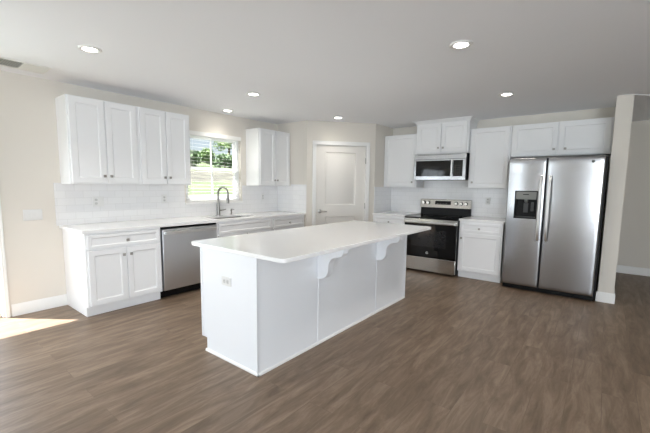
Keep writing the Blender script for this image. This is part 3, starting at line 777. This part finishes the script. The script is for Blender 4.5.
# ------------------------------------------------------------------ ceiling fixtures
WARM = (1.0, 0.93, 0.85)
def can(x, y, label, e):
    r = thing('recessed_light', label, 'ceiling light', (x, y, H), 0, 'recessed ceiling lights')
    b = MB(); b.lathe([(.086, -.0005), (.086, -.004), (.078, -.010), (.064, -.011), (.052, -.006), (.052, -.002)], 36); b.build('trim_ring', TRIM, r)
    b = MB(); b.lathe([(.052, -.003), (.051, -.0055), (.03, -.007), (.0005, -.0075)], 30); b.build('lens', LENS, r)['label'] = 'glowing white lens'
    light('lamp', 'SPOT', (0, 0, -.02), (0, 0, 0), e, WARM, r, spot_size=R(125), spot_blend=0.9, shadow_soft_size=.05)
    return r
can(1.354, -5.005, 'recessed ceiling light at the left, nearest the ceiling vent', 22)
can(0.273, -2.850, 'small recessed light close to the wall above the sink window', 8)
can(1.326, -3.263, 'recessed ceiling light just right of the small one over the sink window', 22)
can(1.290, -1.485, 'recessed light above the pantry door', 9)
can(3.777, -3.323, 'largest recessed light at the top right, nearest the camera', 22)
can(3.737, -1.533, 'recessed light in front of the refrigerator', 22)

vt = thing('ceiling_vent', 'white two-way air register in the ceiling at the far left', 'vent', (.365, -5.235, H))
hw, hl = .148, .197
b = MB()
b.box(-hw, -hw + .03, -hl, hl, -.008, -.0005); b.box(hw - .03, hw, -hl, hl, -.008, -.0005); b.box(-hw + .03, hw - .03, -hl, -hl + .024, -.008, -.0005); b.box(-hw + .03, hw - .03, hl - .024, hl, -.008, -.0005); b.box(-hw + .03, hw - .03, -.006, .006, -.008, -.0005)
b.build('vent_frame', TRIM, vt, .0015)
b = MB(); b.box(-hw + .03, hw - .03, -hl + .024, hl - .024, -.0015, -.0008); b.build('duct_opening', GREYV, vt)
b = MB()
for k in range(9):
    for s in (-1, 1):
        m_ = T((0, s * (.016 + k * .0182), -.005)) @ Matrix.Rotation(R(-38 * s), 4, 'X')
        b.box(-hw + .031, hw - .031, -.0075, .0075, -.0005, .0005, m_)
b.build('louvres', TRIM, vt, smooth=False)

# ------------------------------------------------------------------ outside
def ground_mat():
    m = bpy.data.materials.new('grassy_hillside'); m.use_nodes = True
    n = m.node_tree.nodes; l = m.node_tree.links; bs_ = n['Principled BSDF']; bs_.inputs['Roughness'].default_value = 0.95
    tc = n.new('ShaderNodeTexCoord'); a = n.new('ShaderNodeTexNoise'); a.inputs['Scale'].default_value = 0.6; a.inputs['Detail'].default_value = 8; l.new(tc.outputs['Object'], a.inputs['Vector'])
    cr = n.new('ShaderNodeValToRGB'); cr.color_ramp.elements[0].position = .35; cr.color_ramp.elements[0].color = srgb(62, 78, 48); cr.color_ramp.elements[1].position = .65; cr.color_ramp.elements[1].color = srgb(88, 97, 68); l.new(a.outputs['Fac'], cr.inputs[0])
    # bare stony bank between the yard and the slope
    sp = n.new('ShaderNodeSeparateXYZ'); l.new(tc.outputs['Object'], sp.inputs[0])
    b1 = n.new('ShaderNodeTexNoise'); b1.inputs['Scale'].default_value = 0.5; l.new(tc.outputs['Object'], b1.inputs['Vector'])
    ad = n.new('ShaderNodeMath'); ad.operation = 'MULTIPLY_ADD'; ad.inputs[1].default_value = 2.5; l.new(b1.outputs['Fac'], ad.inputs[0]); l.new(sp.outputs['X'], ad.inputs[2])
    r1 = n.new('ShaderNodeMath'); r1.operation = 'COMPARE'; r1.inputs[1].default_value = -7.2; r1.inputs[2].default_value = 1.3; l.new(ad.outputs[0], r1.inputs[0])
    st = n.new('ShaderNodeTexVoronoi'); st.inputs['Scale'].default_value = 2.2; l.new(tc.outputs['Object'], st.inputs['Vector'])
    c2 = n.new('ShaderNodeValToRGB'); c2.color_ramp.elements[0].color = srgb(64, 62, 56); c2.color_ramp.elements[1].color = srgb(96, 96, 84); l.new(st.outputs['Distance'], c2.inputs[0])
    mx = n.new('ShaderNodeMixRGB'); l.new(r1.outputs[0], mx.inputs[0]); l.new(cr.outputs[0], mx.inputs[1]); l.new(c2.outputs[0], mx.inputs[2]); l.new(mx.outputs[0], bs_.inputs['Base Color'])
    return m
def hz_(x, y):
    d = -x
    pr_ = [(0, -.25), (1.5, -.25), (4, .92), (7, 1.3), (10, 1.95), (27, 3.9), (48, 4.2)]
    z = pr_[-1][1]
    for (d0, a0), (d1_, a1) in zip(pr_, pr_[1:]):
        if d0 <= d <= d1_: z = a0 + (a1 - a0) * (d - d0) / (d1_ - d0); break
    if d < .2: z = -.25
    wv = min(1, max(0, (d - 3) / 5))
    return z + .10 * math.sin(.7 * x + .4 * y) * wv + .05 * math.sin(1.9 * x - 1.3 * y) * wv
b = MB(); xs = [-.13 - .8 * k for k in range(60)]; yv = [-16 + 1.2 * k for k in range(50)]
V = [[b.bm.verts.new((x, y, hz_(x, y))) for y in yv] for x in xs]
for i in range(len(xs) - 1):
    for j in range(len(yv) - 1): b.bm.faces.new([V[i][j], V[i][j + 1], V[i + 1][j + 1], V[i + 1][j]])
struct('hillside', b, ground_mat())
b = MB(); b.box(-8, RIGHT + 8, REAR - 25, REAR - .13, -.5, -.25); struct('rear_lawn', b, bpy.data.materials['grassy_hillside'])
LEAF = mat('green_foliage', srgb(132, 156, 104), 0.85, noise=0.35, nscale=8)
LEAF2 = mat('dark_green_foliage', srgb(112, 136, 100), 0.85, noise=0.35, nscale=8)
BARK = mat('grey_brown_bark', srgb(98, 84, 70), 0.9, noise=0.2, nscale=20)
def leafball(b, c, rad, n, size):
    for _ in range(n):
        v = Vector((random.gauss(0, 1), random.gauss(0, 1), random.gauss(0, 1))).normalized() * rad * random.random() ** .4
        v.z *= .85; p = Vector(c) + v
        q = Matrix.Translation(p) @ Matrix.Rotation(random.random() * 6.3, 4, Vector((random.random() - .5, random.random() - .5, random.random() - .5)).normalized())
        s = size * (.6 + random.random() * .8)
        vs = [b.bm.verts.new(q @ Vector(w_)) for w_ in ((-s, 0, 0), (0, -s * .5, .02), (s, 0, 0), (0, s * .5, .02))]
        b.bm.faces.new(vs)
def dirpt(t, x):   # a point on the line from the camera through the window, t across the window 0..1
    wy = WY0 + t * (WY1 - WY0); k = (x - 4.758) / (0 - 4.758); return -6.196 + (wy + 6.196) * k
def shrub(t, x, rad, m, label):
    y = dirpt(t, x); z = hz_(x, y)
    r = thing('shrub', label, 'shrub', (x, y, z), 0, 'shrubs on the hillside')
    b = MB()
    for k in range(6): leafball(b, (random.uniform(-.5, .5) * rad, random.uniform(-.5, .5) * rad, rad * random.uniform(.35, .8)), rad * .55, 130, rad * .13)
    b.build('foliage', m, r)
    b = MB(); b.tube([(0, 0, -.1), (.03, .02, rad * .6)], [.05 * rad + .02, .02], 8); b.build('stem', BARK, r)
shrub(.12, -15, .8, LEAF2, 'dark shrub low on the hillside at the left edge of the window view')
shrub(.70, -14, .7, LEAF2, 'dark shrub on the hillside right of the window centre')
shrub(.85, -16, .8, LEAF, 'green shrub on the hillside near the right of the window view')
shrub(.35, -19, .9, LEAF, 'pale green shrub higher on the hillside left of the window centre')
y = dirpt(.78, -27); z = hz_(-27, y)
tr = thing('tree', 'leafy tree on top of the hillside, upper right in the window', 'tree', (-27, y, z))
b = MB(); b.tube([(0, 0, -.2), (.05, .05, 1.2), (.0, .1, 2.6)], [.16, .11, .05], 10); b.build('trunk', BARK, tr)
b = MB()
for k in range(9): leafball(b, (random.uniform(-1, 1), random.uniform(-1, 1), random.uniform(1.4, 3.3)), .75, 90, .16)
b.build('crown', LEAF, tr)
